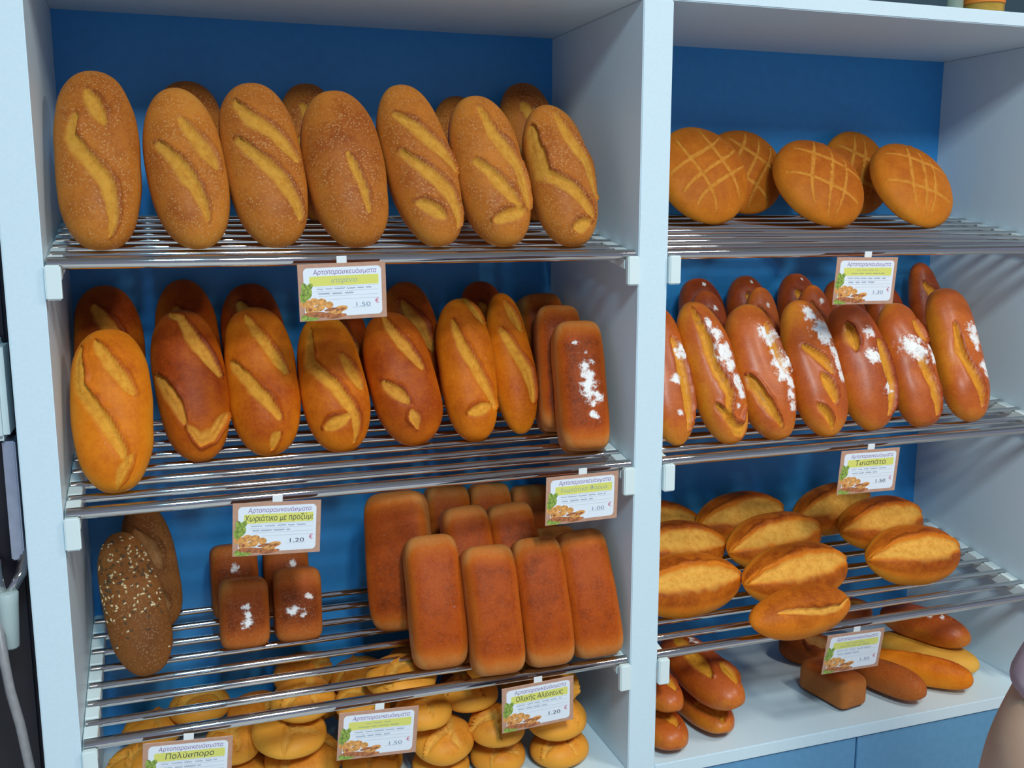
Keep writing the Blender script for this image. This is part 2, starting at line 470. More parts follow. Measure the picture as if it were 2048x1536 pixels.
# ------------------------------------------------------------------ the cabinet
cab = tag(empty('display_cabinet', (0.84, 0.19, 0)), 'white two-bay bread cabinet with blue back panels and blue cupboard doors', 'cabinet')
def cpart(name, lo, hi, mat, bev=0.0015):
    c = Vector((0.84, 0.19, 0))
    return box(name, Vector(lo) - c, Vector(hi) - c, M[mat], cab, bev)
cpart('side_panel', (XL0 - TS, 0, 0), (XL0, D + 0.012, ZT), 'white')
cpart('divider_panel', (XL1, 0, 0), (XR0, D + 0.012, ZT), 'white')
cpart('side_panel', (XR1, 0, 0), (XR1 + TS, D + 0.012, ZT), 'white')
cpart('top_board', (XL0 - TS, 0, ZT), (XR1 + TS, D + 0.012, ZT + 0.023), 'white')
for a, b in ((XL0, XL1), (XR0, XR1)):
    cpart('back_panel', (a, D, 0.02), (b, D + 0.012, ZT), 'blue', 0)
    cpart('base_board', (a, 0.0, ZB), (b, D, BASE), 'white')
    mid = (a + b) / 2
    for c0, c1 in ((a + 0.0015, mid - 0.0015), (mid + 0.0015, b - 0.0015)):
        cpart('cupboard_door', (c0, 0.004, 0.08), (c1, 0.022, ZB - 0.002), 'door_blue', 0.001)
    cpart('plinth', (a, 0.04, 0.0), (b, 0.055, 0.08), 'white', 0)

# ------------------------------------------------------------------ sloping chrome racks
RR, RF = 0.0060, 0.0082
rail_me, brk_me = {}, None
def make_rack(z0, a, b, label):
    root = tag(empty('bread_rack', ((a + b) / 2, YF, z0)), label, 'shelf rack', 'sloping chrome racks')
    w = (b - a) / 2
    if w not in rail_me:
        rail_me[w] = [tube_mesh('rail', [(-w + 0.003, 0, 0), (-w + 0.004, 0, 0), (-w + 0.006, 0, 0), (w - 0.006, 0, 0), (w - 0.004, 0, 0), (w - 0.003, 0, 0)], r, 24) for r in (RR, RF)]
        for me in rail_me[w]: me.materials.append(M['chrome'])
    for k in range(8):
        o = put('rail', rail_me[w][1 if k == 0 else 0], None, root)
        o.location = (0, k * DY, k * DY * SL)
    for sgn in (-1, 1):
        bm = box_bm((-0.0095, -0.004, -0.022), (0.0095, 0.338, -0.0015), 0.0015)
        for v in bm.verts:
            v.co.z += v.co.y * SL
        # raised blocks between the rails
        for k in range(7):
            q = box_bm((-0.0095, k * DY + 0.009, -0.004), (0.0095, (k + 1) * DY - 0.009, 0.0035), 0.001, 1)
            for v in q.verts: v.co.z += v.co.y * SL
            me = bm_mesh(q, 'tmp'); bm.from_mesh(me); bpy.data.meshes.remove(me)
        o = put('bracket', bm_mesh(bm, 'bracket'), M['plastic'], root)
        o.location = (sgn * (w - 0.0105), 0, 0)
        h = put('hook_plate', bm_mesh(box_bm((-0.0098, -0.0195, -0.046), (0.0098, -0.0085, -0.0015), 0.0018), 'hook_plate'), M['plastic'], o)
    return root
make_rack(Z1, XL0, XL1, 'chrome rail rack carrying the sesame loaves')
make_rack(Z2, XL0, XL1, 'chrome rail rack carrying golden slashed loaves and one floured tin loaf')
make_rack(Z3, XL0, XL1, 'chrome rail rack carrying the seeded loaf and brown tin loaves')
make_rack(Z1, XR0, XR1, 'chrome rail rack carrying the round cobs')
make_rack(Z2, XR0, XR1, 'chrome rail rack carrying the glazed floury loaves')
make_rack(Z3, XR0, XR1, 'chrome rail rack carrying the split bread rolls')

# ------------------------------------------------------------------ bread: sesame loaves
G1_ = 'sesame loaves'
front_sesame = [
 ((.069,.046,1.450),(.064,.168,1.690),.116,.075,[[(.80,-.1),(.72,.05),(.62,.25)],[(.66,-.4),(.55,-.55),(.42,-.2),(.28,.25),(.12,.45),(.05,.42)]],'one long wavy slash, beside the end panel'),
 ((.195,.045,1.450),(.172,.158,1.671),.112,.070,[[(.72,.0),(.56,.4),(.42,.7)],[(.58,-.65),(.46,-.3),(.30,.05),(.12,.35)]],'two short slashes'),
 ((.305,.049,1.451),(.280,.167,1.682),.117,.072,[[(.82,-.55),(.70,-.25),(.60,.3),(.45,.75)],[(.58,-.6),(.45,-.2),(.33,.25),(.12,.75)]],'two long curved slashes'),
 ((.411,.044,1.450),(.391,.158,1.674),.121,.075,[{'p':[(.50,-.05),(.32,.15),(.15,.3)],'w':.006}],'one faint slash'),
 ((.539,.044,1.450),(.500,.166,1.689),.110,.068,[[(.76,-.55),(.66,-.1),(.52,.45),(.40,.85)],[(.52,-.6),(.38,-.1),(.24,.45),(.08,.75)],[(.22,-.6),(.12,.1)]],'three pale slashes'),
 ((.637,.039,1.449),(.615,.154,1.675),.115,.072,[[(.85,-.1),(.65,.1),(.45,.6),(.2,.8)],[(.50,-.6),(.32,-.05),(.18,.4)],[(.12,-.5),(.16,.6)]],'a wide pale slash down one side'),
 ((.745,.033,1.448),(.736,.144,1.665),.110,.068,[[(.88,.0),(.68,.2),(.50,.7),(.30,.85)],[(.80,-.85),(.45,-.75),(.32,-.1),(.15,.6)],[(.08,-.2),(.10,.5)]],'pale flanks'),
]
for i, (P, Q, W, H, sl, d) in enumerate(front_sesame):
    k = len(front_sesame) - 1 - i
    bread('sesame_loaf', 'sesame', P, Q, W * .95, H, 'front-row sesame loaf, %s from the centre divider, with %s' % (ORD[k], d.split(',')[0]), G1_, slashes=sl, tone=.46, band=.010)
back_sesame = [((.203,.246,1.485),(.191,.325,1.702),.111,.066,'second'),((.391,.244,1.485),(.38,.325,1.706),.103,.064,'fourth'),
 ((.647,.249,1.486),(.636,.325,1.695),.104,.064,'sixth'),((.765,.238,1.484),(.760,.325,1.722),.105,.066,'seventh')]
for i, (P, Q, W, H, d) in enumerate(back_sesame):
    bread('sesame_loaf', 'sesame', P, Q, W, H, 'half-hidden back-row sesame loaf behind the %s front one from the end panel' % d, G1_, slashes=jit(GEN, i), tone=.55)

# ------------------------------------------------------------------ golden country loaves
G2_ = 'golden country loaves'
front_golden = [
 ((.066,.043,1.116),(.063,.152,1.330),.114,.072,'golden',.36,[[(.88,-.35),(.72,.1),(.55,.55)],[(.85,-.75),(.6,-.7),(.42,-.25),(.25,.15),(.15,.35)],[(.17,.5),(.02,.1)]],'palest golden country loaf standing forward beside the end panel'),
 ((.187,.129,1.131),(.166,.240,1.347),.114,.072,'golden_red',.52,[[(.95,-.5),(.9,0),(.7,.3),(.5,.75)],[(.55,-.85),(.35,-.5),(.22,-.4)],[(.25,.9),(.12,.5),(.1,.0),(.18,-.3)]],'reddest country loaf with a forked slash, sixth from the narrow loaf'),
 ((.283,.133,1.131),(.273,.243,1.347),.116,.072,'golden',.48,[[(.9,-.35),(.72,.1),(.5,.6)],[(.6,-.8),(.4,-.3),(.2,.3)],[{'u':0}] and [(.1,.3),(.03,.0)]],'golden country loaf with two faint slashes, third from the end panel'),
 ((.397,.123,1.130),(.380,.228,1.335),.113,.070,'golden',.50,[[(.85,-.6),(.6,-.65),(.42,-.1),(.2,.4),(.05,.5)],[(.62,.3),(.4,.7)],[(.15,-.6),(.2,.2)]],'golden country loaf with hooked slash, fourth from the end panel'),
 ((.517,.128,1.131),(.486,.231,1.333),.115,.072,'golden_red',.46,[[(.95,-.3),(.75,0),(.5,.5)],[(.45,-.7),(.28,-.2)],[(.10,-.1),(.2,-.15)]],'plump orange country loaf leaning sideways, fifth from the end panel'),
 ((.614,.126,1.130),(.616,.239,1.352),.100,.064,'golden',.50,[[(.98,.3),(.8,.7)],[(.8,-.55),(.6,-.3),(.35,.3),(.2,.75)],[(.16,-.4),(.2,.5)]],'golden country loaf with square-cornered slash, sixth from the end panel'),
 ((.699,.141,1.133),(.697,.256,1.359),.079,.052,'golden',.48,[[(.7,-.5),(.4,.4),(.2,.6)],[(.9,0),(.7,.5)]],'narrowest golden country loaf, standing next to the tin loaves'),
]
for i, (P, Q, W, H, mt, tn, sl, lab) in enumerate(front_golden):
    bread('country_loaf', mt, P, Q, W * .95, H, lab, G2_, slashes=sl, tone=tn, band=.009)
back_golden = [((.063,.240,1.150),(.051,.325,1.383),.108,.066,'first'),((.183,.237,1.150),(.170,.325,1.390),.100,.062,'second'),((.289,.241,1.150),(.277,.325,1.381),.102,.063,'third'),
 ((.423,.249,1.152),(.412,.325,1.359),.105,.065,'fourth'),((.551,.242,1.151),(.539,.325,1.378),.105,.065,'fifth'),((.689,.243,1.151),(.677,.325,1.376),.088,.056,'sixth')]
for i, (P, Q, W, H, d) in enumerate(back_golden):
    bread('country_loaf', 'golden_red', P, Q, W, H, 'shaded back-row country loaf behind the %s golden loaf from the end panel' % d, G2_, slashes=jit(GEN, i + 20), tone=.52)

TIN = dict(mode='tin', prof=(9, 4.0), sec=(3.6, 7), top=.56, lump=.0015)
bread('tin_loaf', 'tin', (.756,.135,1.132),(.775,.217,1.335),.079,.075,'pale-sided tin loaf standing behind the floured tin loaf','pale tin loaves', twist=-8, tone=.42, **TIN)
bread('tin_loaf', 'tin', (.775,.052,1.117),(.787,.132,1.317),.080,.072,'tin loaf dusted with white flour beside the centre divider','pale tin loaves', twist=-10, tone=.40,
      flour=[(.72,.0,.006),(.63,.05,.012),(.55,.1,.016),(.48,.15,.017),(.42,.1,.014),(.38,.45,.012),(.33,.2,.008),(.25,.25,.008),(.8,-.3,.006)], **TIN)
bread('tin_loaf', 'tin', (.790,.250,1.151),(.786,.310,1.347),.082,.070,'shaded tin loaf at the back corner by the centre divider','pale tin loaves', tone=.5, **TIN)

# ------------------------------------------------------------------ seeded and wholemeal tin loaves
c1 = bread('seeded_loaf', 'seeded', (.092,.138,.799),(.050,.252,.995),.096,.056,'brown multigrain loaf topped with seeds, leaning by the end panel','multigrain loaves', tone=.45, lump=.003)
rs = random.Random(5)
for nm, mt, cnt in (('pale_seeds', 'seed', 110), ('dark_seeds', 'seed_dark', 90)):
    bm = bmesh.new()
    me1 = c1.data
    nv_, nr_ = 84, 107
    for q in range(cnt):
        i = int(min(max(rs.gauss(.58, .11), .2), .9) * nr_); k = int((0.5 + rs.uniform(-.36, .36)) * int(nv_ * .68)) % nv_
        v = me1.vertices[i * nv_ + k]
        n = v.normal if v.normal.length else Vector((0, 1, 0))
        bmesh.ops.create_icosphere(bm, subdivisions=1, radius=1.0, matrix=Matrix.Translation(v.co + n * .0004) @ (n.to_track_quat('Z', 'Y').to_matrix().to_4x4()) @ Matrix.Rotation(rs.uniform(0, 3.1), 4, 'Z') @ Matrix.Diagonal((.0018, .0032, .0010, 1)))
    tag(put(nm, bm_mesh(bm, nm, True), M[mt], c1), kind='stuff')
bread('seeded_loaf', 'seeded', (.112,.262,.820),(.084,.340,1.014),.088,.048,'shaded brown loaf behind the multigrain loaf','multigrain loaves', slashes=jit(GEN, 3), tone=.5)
ST = dict(TIN); ST.update(lump=.0018)
small = [((.236,.178,.806),(.238,.206,.913),.078,.068,'small brown tin loaf with a long floury streak',[(.62,.05,.008),(.5,.05,.009),(.4,.1,.010),(.32,.0,.007)]),
         ((.322,.178,.806),(.324,.208,.920),.076,.066,'small brown tin loaf with floury patches, nearer the big tin loaves',[(.62,.4,.006),(.46,-.3,.009),(.46,.0,.008),(.38,.1,.006)]),
         ((.230,.268,.821),(.230,.298,.942),.076,.066,'shaded small tin loaf behind the streaked small one',[(.7,0,.008)]),
         ((.316,.268,.821),(.316,.298,.936),.077,.066,'shaded small tin loaf behind the patchy small one',[(.7,.2,.008)])]
for P, Q, W, H, lab, fl in small:
    bread('small_tin_loaf', 'brown', P, Q, W, H, lab, 'small brown tin loaves', tone=.40, flour=fl, **ST)
G3_ = 'wholemeal tin loaves'
tins = [((.532,.048,.782),(.534,.134,.976),.089,.076,-6,'front wholemeal tin loaf furthest from the centre divider'),
        ((.617,.008,.776),(.620,.091,.963),.085,.070,-4,'front wholemeal tin loaf with the paler foot, third from the divider'),
        ((.700,.010,.776),(.700,.095,.966),.083,.072,-8,'front wholemeal tin loaf, second from the centre divider'),
        ((.782,.015,.777),(.776,.100,.969),.086,.074,-8,'front wholemeal tin loaf beside the centre divider'),
        ((.622,.140,.799),(.610,.212,.996),.084,.066,-4,'middle-row wholemeal tin loaf, second from the centre divider'),
        ((.705,.140,.799),(.692,.211,.994),.083,.066,-4,'middle-row wholemeal tin loaf, nearest the centre divider'),
        ((.498,.160,.802),(.500,.240,1.022),.110,.080,-22,'largest dark tin loaf at the outer end of the middle row'),
        ((.616,.308,.828),(.616,.338,1.001),.083,.052,0,'shaded back-row tin loaf, third from the centre divider'),
        ((.700,.308,.828),(.700,.338,.997),.080,.052,0,'shaded back-row tin loaf, second from the centre divider'),
        ((.785,.308,.828),(.785,.338,.986),.082,.052,0,'shaded back-row tin loaf, nearest the centre divider'),
        ((.786,.190,.808),(.782,.228,.935),.082,.060,0,'short shaded tin loaf behind the one beside the divider')]
for P, Q, W, H, tw, lab in tins:
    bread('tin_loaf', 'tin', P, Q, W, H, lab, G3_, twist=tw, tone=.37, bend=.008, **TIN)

# ------------------------------------------------------------------ round cobs
HATCH = [{'p': [(.02, -.30), (.98, -.22)], 'w': .0022}, {'p': [(.02, .28), (.98, .34)], 'w': .0022}, {'p': [(.34, -.95), (.30, .95)], 'w': .0022}, {'p': [(.68, -.95), (.64, .95)], 'w': .0022}]
def hatch(ang, seed):
    r = random.Random(seed); out = []
    c, s = math.cos(ang), math.sin(ang)
    for base in (0, 1):
        for off in (-.36, .0, .34) if base == 0 else (-.3, .3):
            off += r.uniform(-.05, .05)
            pts = []
            for t in [q / 10 - .95 for q in range(20)]:
                x, y = (t, off) if base == 0 else (off, t)
                X, Y = c * x - s * y, s * x + c * y
                if X * X + Y * Y < .98: pts.append((.5 + X / 2, Y))
            if len(pts) > 1: out.append({'p': pts, 'w': .0034})
    return out
cobs = [((1.064,.196,1.480),(1.104,.300,1.650),.182,.056,.9,'round cob half hidden by the centre divider'),
        ((1.300,.165,1.475),(1.338,.285,1.628),.186,.060,.25,'round cob with scored grid, standing in front of the hidden cob'),
        ((1.500,.150,1.473),(1.540,.270,1.626),.179,.058,.12,'round cob with scored grid closest to the plain side panel'),
        ((1.212,.290,1.495),(1.212,.345,1.655),.170,.046,.6,'round cob leaning on the back panel next to the divider'),
        ((1.474,.292,1.495),(1.474,.346,1.660),.151,.044,.4,'round cob tucked between and behind two front cobs')]
for i, (P, Q, W, H, an, lab) in enumerate(cobs):
    bread('round_cob', 'cob', P, Q, W, H, lab, 'round cobs', slashes=hatch(an, i), mode='cob', prof=(2.05, 2.0), sec=(2.3, 3.5), top=.68, tone=.48, depth=.0022, lump=.002, nv=150, nu=130, hint=(0, -1, .3))

# ------------------------------------------------------------------ glazed floury loaves
G4_ = 'glazed floury loaves'
glz = [((.940,.044,1.116),(.936,.158,1.339),.092,.057,[[(.7,.3),(.4,.4),(.1,.5)]],[(.62,.6,.012),(.42,.0,.010),(.2,0,.006)],'glazed loaf pressed against the centre divider'),
       ((1.038,.032,1.114),(1.009,.149,1.343),.098,.061,[[(.92,-.35),(.72,-.25),(.5,-.25),(.3,.0),(.16,-.3)],[(.25,-.6),(.08,-.1),(.06,.5),(.2,.8)]],[(.80,.1,.010),(.72,.25,.014),(.60,.3,.016),(.55,.35,.018),(.5,.45,.014),(.38,.55,.015),(.3,.6,.010),(.22,.3,.006)],'glazed loaf with a ragged yellow split and flour, second from the divider'),
       ((1.129,.033,1.114),(1.118,.146,1.336),.102,.062,[[(.8,.3),(.62,.35),(.45,.6)],[(.45,-.85),(.2,-.5),(.08,-.2)]],[(.76,.05,.012),(.70,.2,.015),(.58,.3,.010),(.5,.35,.014),(.43,.35,.015),(.60,.75,.010),(.52,.75,.012),(.36,.6,.010),(.28,.5,.011),(.2,.55,.010)],'smooth glazed loaf with a line of flour, third from the divider'),
       ((1.227,.028,1.113),(1.225,.144,1.341),.098,.060,[[(.62,-.6),(.5,0),(.42,.2)],[(.4,-.2),(.22,.1)],[(.2,-.6),(.05,-.1)]],[(.86,.0,.015),(.73,.4,.022),(.68,.3,.016),(.56,.65,.013),(.48,.7,.014),(.40,.72,.013)],'glazed loaf with the largest flour patch, fourth from the divider'),
       ((1.327,.037,1.115),(1.334,.146,1.328),.097,.060,[[(.65,.4),(.5,.45),(.35,.6),(.1,.5)],[(.8,-.6),(.6,-.5)]],[(.72,.1,.011),(.53,.0,.012),(.28,.45,.011)],'yellow-split glazed loaf with three flour spots, third from the side panel'),
       ((1.440,.035,1.114),(1.436,.145,1.329),.095,.058,[[(.55,-.1),(.3,.2),(.08,.3)],[(.8,.3),(.65,.5)]],[(.60,-.25,.020),(.55,-.05,.018),(.58,.6,.008),(.5,.65,.011)],'glazed loaf with a round flour smudge, second from the side panel'),
       ((1.550,.040,1.115),(1.566,.160,1.352),.102,.062,[[(.68,-.4),(.5,-.45),(.3,-.1),(.1,.2)]],[(.64,.5,.018),(.58,.45,.014),(.5,.4,.006),(.36,.6,.014),(.32,.65,.010)],'tall glazed loaf beside the plain side panel')]
for P, Q, W, H, sl, fl, lab in glz:
    fl = [(u, q, r * 1.25) for u, q, r in fl]
    bread('floured_loaf', 'glazed', P, Q, W * .97, H, lab, G4_, slashes=sl, flour=fl, tone=.38, depth=.008, band=.009, lump=.0050, prof=(3.0, 2.3))
mid_g = [((1.070,.160,1.136),(1.085,.226,1.356),.078,.040,'second'),((1.180,.160,1.136),(1.203,.228,1.360),.082,.040,'third'),((1.292,.160,1.136),(1.322,.232,1.361),.080,.040,'fourth')]
for i, (P, Q, W, H, d) in enumerate(mid_g):
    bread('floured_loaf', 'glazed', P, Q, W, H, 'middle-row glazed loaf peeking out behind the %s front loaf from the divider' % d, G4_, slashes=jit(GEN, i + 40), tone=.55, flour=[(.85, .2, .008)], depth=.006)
back_g = [((1.136,.264,1.154),(1.121,.328,1.372),.092,.055),((1.244,.264,1.154),(1.228,.328,1.375),.094,.055),((1.359,.264,1.154),(1.344,.328,1.377),.096,.055),
          ((1.464,.268,1.155),(1.449,.328,1.363),.095,.055),((1.569,.272,1.155),(1.555,.328,1.350),.090,.055),((1.668,.258,1.153),(1.652,.328,1.394),.077,.048)]
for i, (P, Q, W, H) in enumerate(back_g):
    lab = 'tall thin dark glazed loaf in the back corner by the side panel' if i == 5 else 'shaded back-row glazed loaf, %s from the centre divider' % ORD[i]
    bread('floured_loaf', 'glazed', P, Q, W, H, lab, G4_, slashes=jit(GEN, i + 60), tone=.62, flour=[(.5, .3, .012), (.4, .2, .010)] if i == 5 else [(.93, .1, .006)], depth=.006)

# ------------------------------------------------------------------ split rolls
G5_ = 'split bread rolls'
HV = (0, -.75, .66)
rolls = [((.912,.110,.836),(1.107,.116,.838),.105,.078,'split roll half hidden by the centre divider, nearest the front rail'),
         ((1.113,.092,.832),(1.317,.113,.839),.105,.078,'broad split roll lying just behind the single-cut roll'),
         ((1.139,.184,.862),(1.336,.217,.872),.100,.074,'curved split roll behind the broad one'),
         ((1.122,.272,.886),(1.305,.293,.892),.095,.068,'split roll against the back panel between two piles'),
         ((.950,.220,.876),(1.128,.222,.866),.095,.068,'split roll behind the divider-side front roll'),
         ((.950,.296,.906),(1.130,.296,.888),.088,.060,'dark split roll at the back next to the divider'),
         ((1.406,.126,.838),(1.590,.121,.838),.105,.078,'front split roll nearest the side panel'),
         ((1.406,.200,.868),(1.590,.216,.874),.098,.070,'split roll directly behind the side-panel front roll'),
         ((1.350,.262,.884),(1.536,.300,.896),.092,.066,'shaded split roll lying askew beneath the hanging price tag')]
for i, (P, Q, W, H, lab) in enumerate(rolls):
    P, Q = Vector(P), Vector(Q); P, Q = P - (Q - P) * .08, Q + (Q - P) * .08; W *= 1.12
    if P.x < .892: P.x = .892
    rr = random.Random(i + 5)
    sl = [{'p': [(.07, .05 + rr.uniform(-.1, .1)), (.3, rr.uniform(-.05, .08)), (.7, rr.uniform(-.05, .08)), (.94, rr.uniform(-.1, .1))], 'w': .021}]
    bread('bread_roll', 'roll', P, Q, W, H, lab, G5_, hint=HV, slashes=sl, mode='roll', prof=(2.15, 1.75), sec=(2.1, 2.6), top=.6, tone=.40, depth=.006, lump=.002)
bread('bread_roll', 'roll', (1.062,.008,.804),(1.276,.027,.812),.090,.060,'orange roll with a single ragged cut, resting on the front rail',G5_, hint=(0,-.6,.8),
      slashes=[[(.2,.15),(.4,.35),(.55,.5),(.8,.55),(.95,.2)]], mode='loaf', prof=(2.15, 1.75), tone=.50, band=.006, depth=.006)

# ------------------------------------------------------------------ bread on the base board, right bay
bread('floured_loaf', 'glazed', (.930,.012,.662),(.938,.240,.664),.074,.056,'glazed loaf lying on another against the divider foot','glazed loaves on the base board', hint=(0,0,1), slashes=jit(GEN,71), tone=.46, flour=[(.2,.2,.006)], depth=.006)
bread('floured_loaf', 'glazed', (.931,.002,.598),(.937,.180,.598),.078,.052,'lower glazed loaf lying against the divider foot','glazed loaves on the base board', hint=(0,0,1), slashes=jit(GEN,72), tone=.42, depth=.006)
bread('floured_loaf', 'glazed', (1.043,-.004,.657),(1.026,.225,.682),.088,.062,'plump glazed loaf lying across another on the base board','glazed loaves on the base board', hint=(-.25,-.1,1),
      slashes=[[(.8,-.1),(.5,-.2),(.25,-.3)],[(.3,.5),(.12,.6)]], flour=[(.72,.35,.012),(.65,.3,.010),(.5,.3,.006),(.85,.3,.008)], tone=.46, depth=.007, lump=.0035)
bread('floured_loaf', 'glazed', (1.036,.022,.597),(1.045,.200,.597),.078,.050,'squat glazed loaf underneath the plump one on the base board','glazed loaves on the base board', hint=(0,-.2,1), slashes=[[(.35,-.6),(.2,-.3),(.1,.0),(.2,.5)]], tone=.46, depth=.008, lump=.004)
bread('small_tin_loaf', 'brown', (1.333,.048,.604),(1.315,.165,.604),.068,.062,'small square-ended brown loaf on the base board below a price tag','small brown tin loaves', hint=(0,0,1), tone=.42, mode='tin', prof=(12, 5), sec=(4.5, 8), top=.55, lump=.001)
bread('wholemeal_batard', 'brown', (1.460,.010,.601),(1.410,.150,.601),.062,.058,'smooth brown oval loaf on the base board','loaves on the base board', hint=(0,0,1), tone=.42, lump=.0015)
bread('baguette', 'golden', (1.588,.024,.600),(1.440,.185,.600),.060,.055,'short golden baguette with one seam on the base board','loaves on the base board', hint=(0,-.1,1), tone=.42, slashes=[{'p':[(.15,.1),(.5,.3),(.85,.1)],'w':.006}], lump=.0015)
bread('flat_loaf', 'pale', (1.645,.070,.600),(1.545,.250,.600),.090,.050,'pale yellow flat loaf underneath a brown baguette','loaves on the base board', hint=(0,0,1), tone=.30, lump=.0015)
bread('baguette', 'glazed', (1.632,.085,.648),(1.560,.262,.652),.074,.058,'brown crusty baguette lying on the pale flat loaf','loaves on the base board', hint=(-.15,-.2,1), tone=.50, slashes=[{'p':[(.2,.3),(.5,.4)],'w':.006}], flour=[(.55,-.3,.007),(.42,-.2,.007),(.3,.0,.006)], lump=.002)
bread('baguette', 'glazed', (1.560,.290,.640),(1.440,.340,.640),.058,.050,'dark loaf at the back of the base board near the side panel','loaves on the base board', hint=(0,-.4,1), tone=.60, slashes=jit(GEN,75))
bread('batard', 'brown', (1.420,.178,.602),(1.334,.298,.602),.066,.060,'dark oval loaf at the back of the base board behind the square-ended loaf','loaves on the base board', hint=(-.2,-.3,1), tone=.5, slashes=[[(.3,-.4),(.6,-.1)]])

# ------------------------------------------------------------------ twisted rolls, base board of the left bay
G6_ = 'piled twisted rolls'
FOLD = [[[(.05,-.2),(.35,.0),(.6,.4),(.9,.3)],[(.4,-.9),(.45,-.3),(.35,.0)]], [[(.1,.3),(.4,.1),(.55,-.4),(.5,-.9)],[(.5,.1),(.8,.4)]], [[(.2,-.8),(.45,-.2),(.5,.5),(.35,.9)]], [[(.02,.0),(.3,.15),(.5,.0),(.7,-.4)],[(.3,.15),(.35,.8)]]]
piles = [ # x, y, height over the board, diameter, tilt towards the shopper
 (.736,.075,.028,.098,4,'r'),(.740,.072,.078,.102,14,'r'),(.732,.078,.122,.094,10,'r'),
 (.640,.080,.028,.092,4,'m'),(.618,.088,.074,.090,12,'m'),(.605,.095,.118,.088,8,'m'),(.622,.092,.160,.084,4,'m'),
 (.552,.088,.028,.100,6,'l'),(.518,.076,.072,.102,16,'l'),(.508,.080,.116,.090,10,'l'),(.474,.098,.158,.112,6,'l'),
 (.432,.131,.030,.104,6,'l'),(.428,.128,.080,.100,8,'l'),(.412,.132,.125,.098,6,'l'),
 (.312,.160,.030,.124,10,'k'),(.288,.148,.082,.116,16,'k'),(.325,.152,.130,.098,8,'k'),(.212,.165,.078,.090,14,'k'),(.216,.178,.028,.096,6,'k'),
 (.130,.180,.030,.098,8,'k'),(.052,.235,.030,.090,6,'k'),(.090,.320,.050,.096,6,'k'),(.165,.318,.060,.104,6,'k'),
 (.340,.290,.112,.100,6,'b'),(.345,.290,.060,.100,6,'b'),(.435,.290,.100,.100,6,'b'),(.440,.290,.040,.104,4,'b'),(.262,.300,.060,.098,6,'b'),
 (.530,.270,.060,.104,6,'b'),(.535,.270,.115,.100,6,'b'),(.640,.270,.060,.104,6,'b'),(.635,.270,.112,.098,6,'b'),(.740,.260,.060,.100,6,'b')]
LEVEL = {}
for i, l in {0: 'bottom', 1: 'middle', 2: 'top', 3: 'bottom', 4: 'second', 5: 'third', 6: 'top', 7: 'bottom', 8: 'second', 9: 'third', 10: 'top'}.items(): LEVEL[i] = l + ' '
OWN = {11: 'bottom twisted roll hidden behind the faded two-line price tag', 12: 'middle twisted roll hidden behind the faded two-line price tag', 13: 'upper twisted roll just behind the faded two-line price tag',
       14: 'broadest twisted roll, at the bottom of the pile between two price tags', 15: 'twisted roll lying on top of the broadest one', 16: 'smaller twisted roll capping the pile between two price tags',
       17: 'upper of two small twisted rolls beside the Πολύσπορο price tag', 18: 'lower of two small twisted rolls beside the Πολύσπορο price tag', 19: 'twisted roll covered by the Πολύσπορο price tag',
       20: 'twisted roll lying alone next to the outer end panel', 21: 'shaded twisted roll at the back near the outer end panel', 22: 'shaded twisted roll at the back, seen through the rails above the Πολύσπορο tag',
       23: 'upper shaded roll at the back, behind the pile between two price tags', 24: 'lower shaded roll at the back, behind the pile between two price tags',
       25: 'upper shaded roll at the back, behind the faded two-line price tag', 26: 'lower shaded roll at the back, behind the faded two-line price tag',
       27: 'single shaded roll at the back, behind the two small twisted rolls', 28: 'lower shaded roll at the back, behind the tallest pile', 29: 'upper shaded roll at the back, behind the tallest pile',
       30: 'lower shaded roll at the back, behind the leaning pile', 31: 'upper shaded roll at the back, behind the leaning pile', 32: 'single shaded roll at the back, behind the divider pile'}
LB = {'r': 'golden twisted roll in the pile beside the centre divider', 'm': 'golden twisted roll in the leaning pile next to the divider pile',
      'l': 'golden twisted roll in the tallest pile, next to the faded two-line tag', 'k': 'golden twisted roll in the pile towards the outer end panel',
      'b': 'shaded twisted roll at the back of the base board under the tin loaves'}
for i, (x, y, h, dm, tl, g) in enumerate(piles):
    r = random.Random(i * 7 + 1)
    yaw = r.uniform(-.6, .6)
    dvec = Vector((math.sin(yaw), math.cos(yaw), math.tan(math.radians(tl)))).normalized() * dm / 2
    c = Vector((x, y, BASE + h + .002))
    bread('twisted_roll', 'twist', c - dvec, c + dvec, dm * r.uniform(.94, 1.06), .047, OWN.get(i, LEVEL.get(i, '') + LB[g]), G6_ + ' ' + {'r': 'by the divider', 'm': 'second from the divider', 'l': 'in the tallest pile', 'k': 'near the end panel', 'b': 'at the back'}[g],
          hint=(0, -math.sin(math.radians(tl)), 1), slashes=FOLD[i % 4], mode='cob', prof=(2.1, 1.95), sec=(2.1, 2.6), top=.60, tone=.31 if g != 'b' else .45, band=.0062, depth=.0065, lump=.0035, nu=64, nv=60)

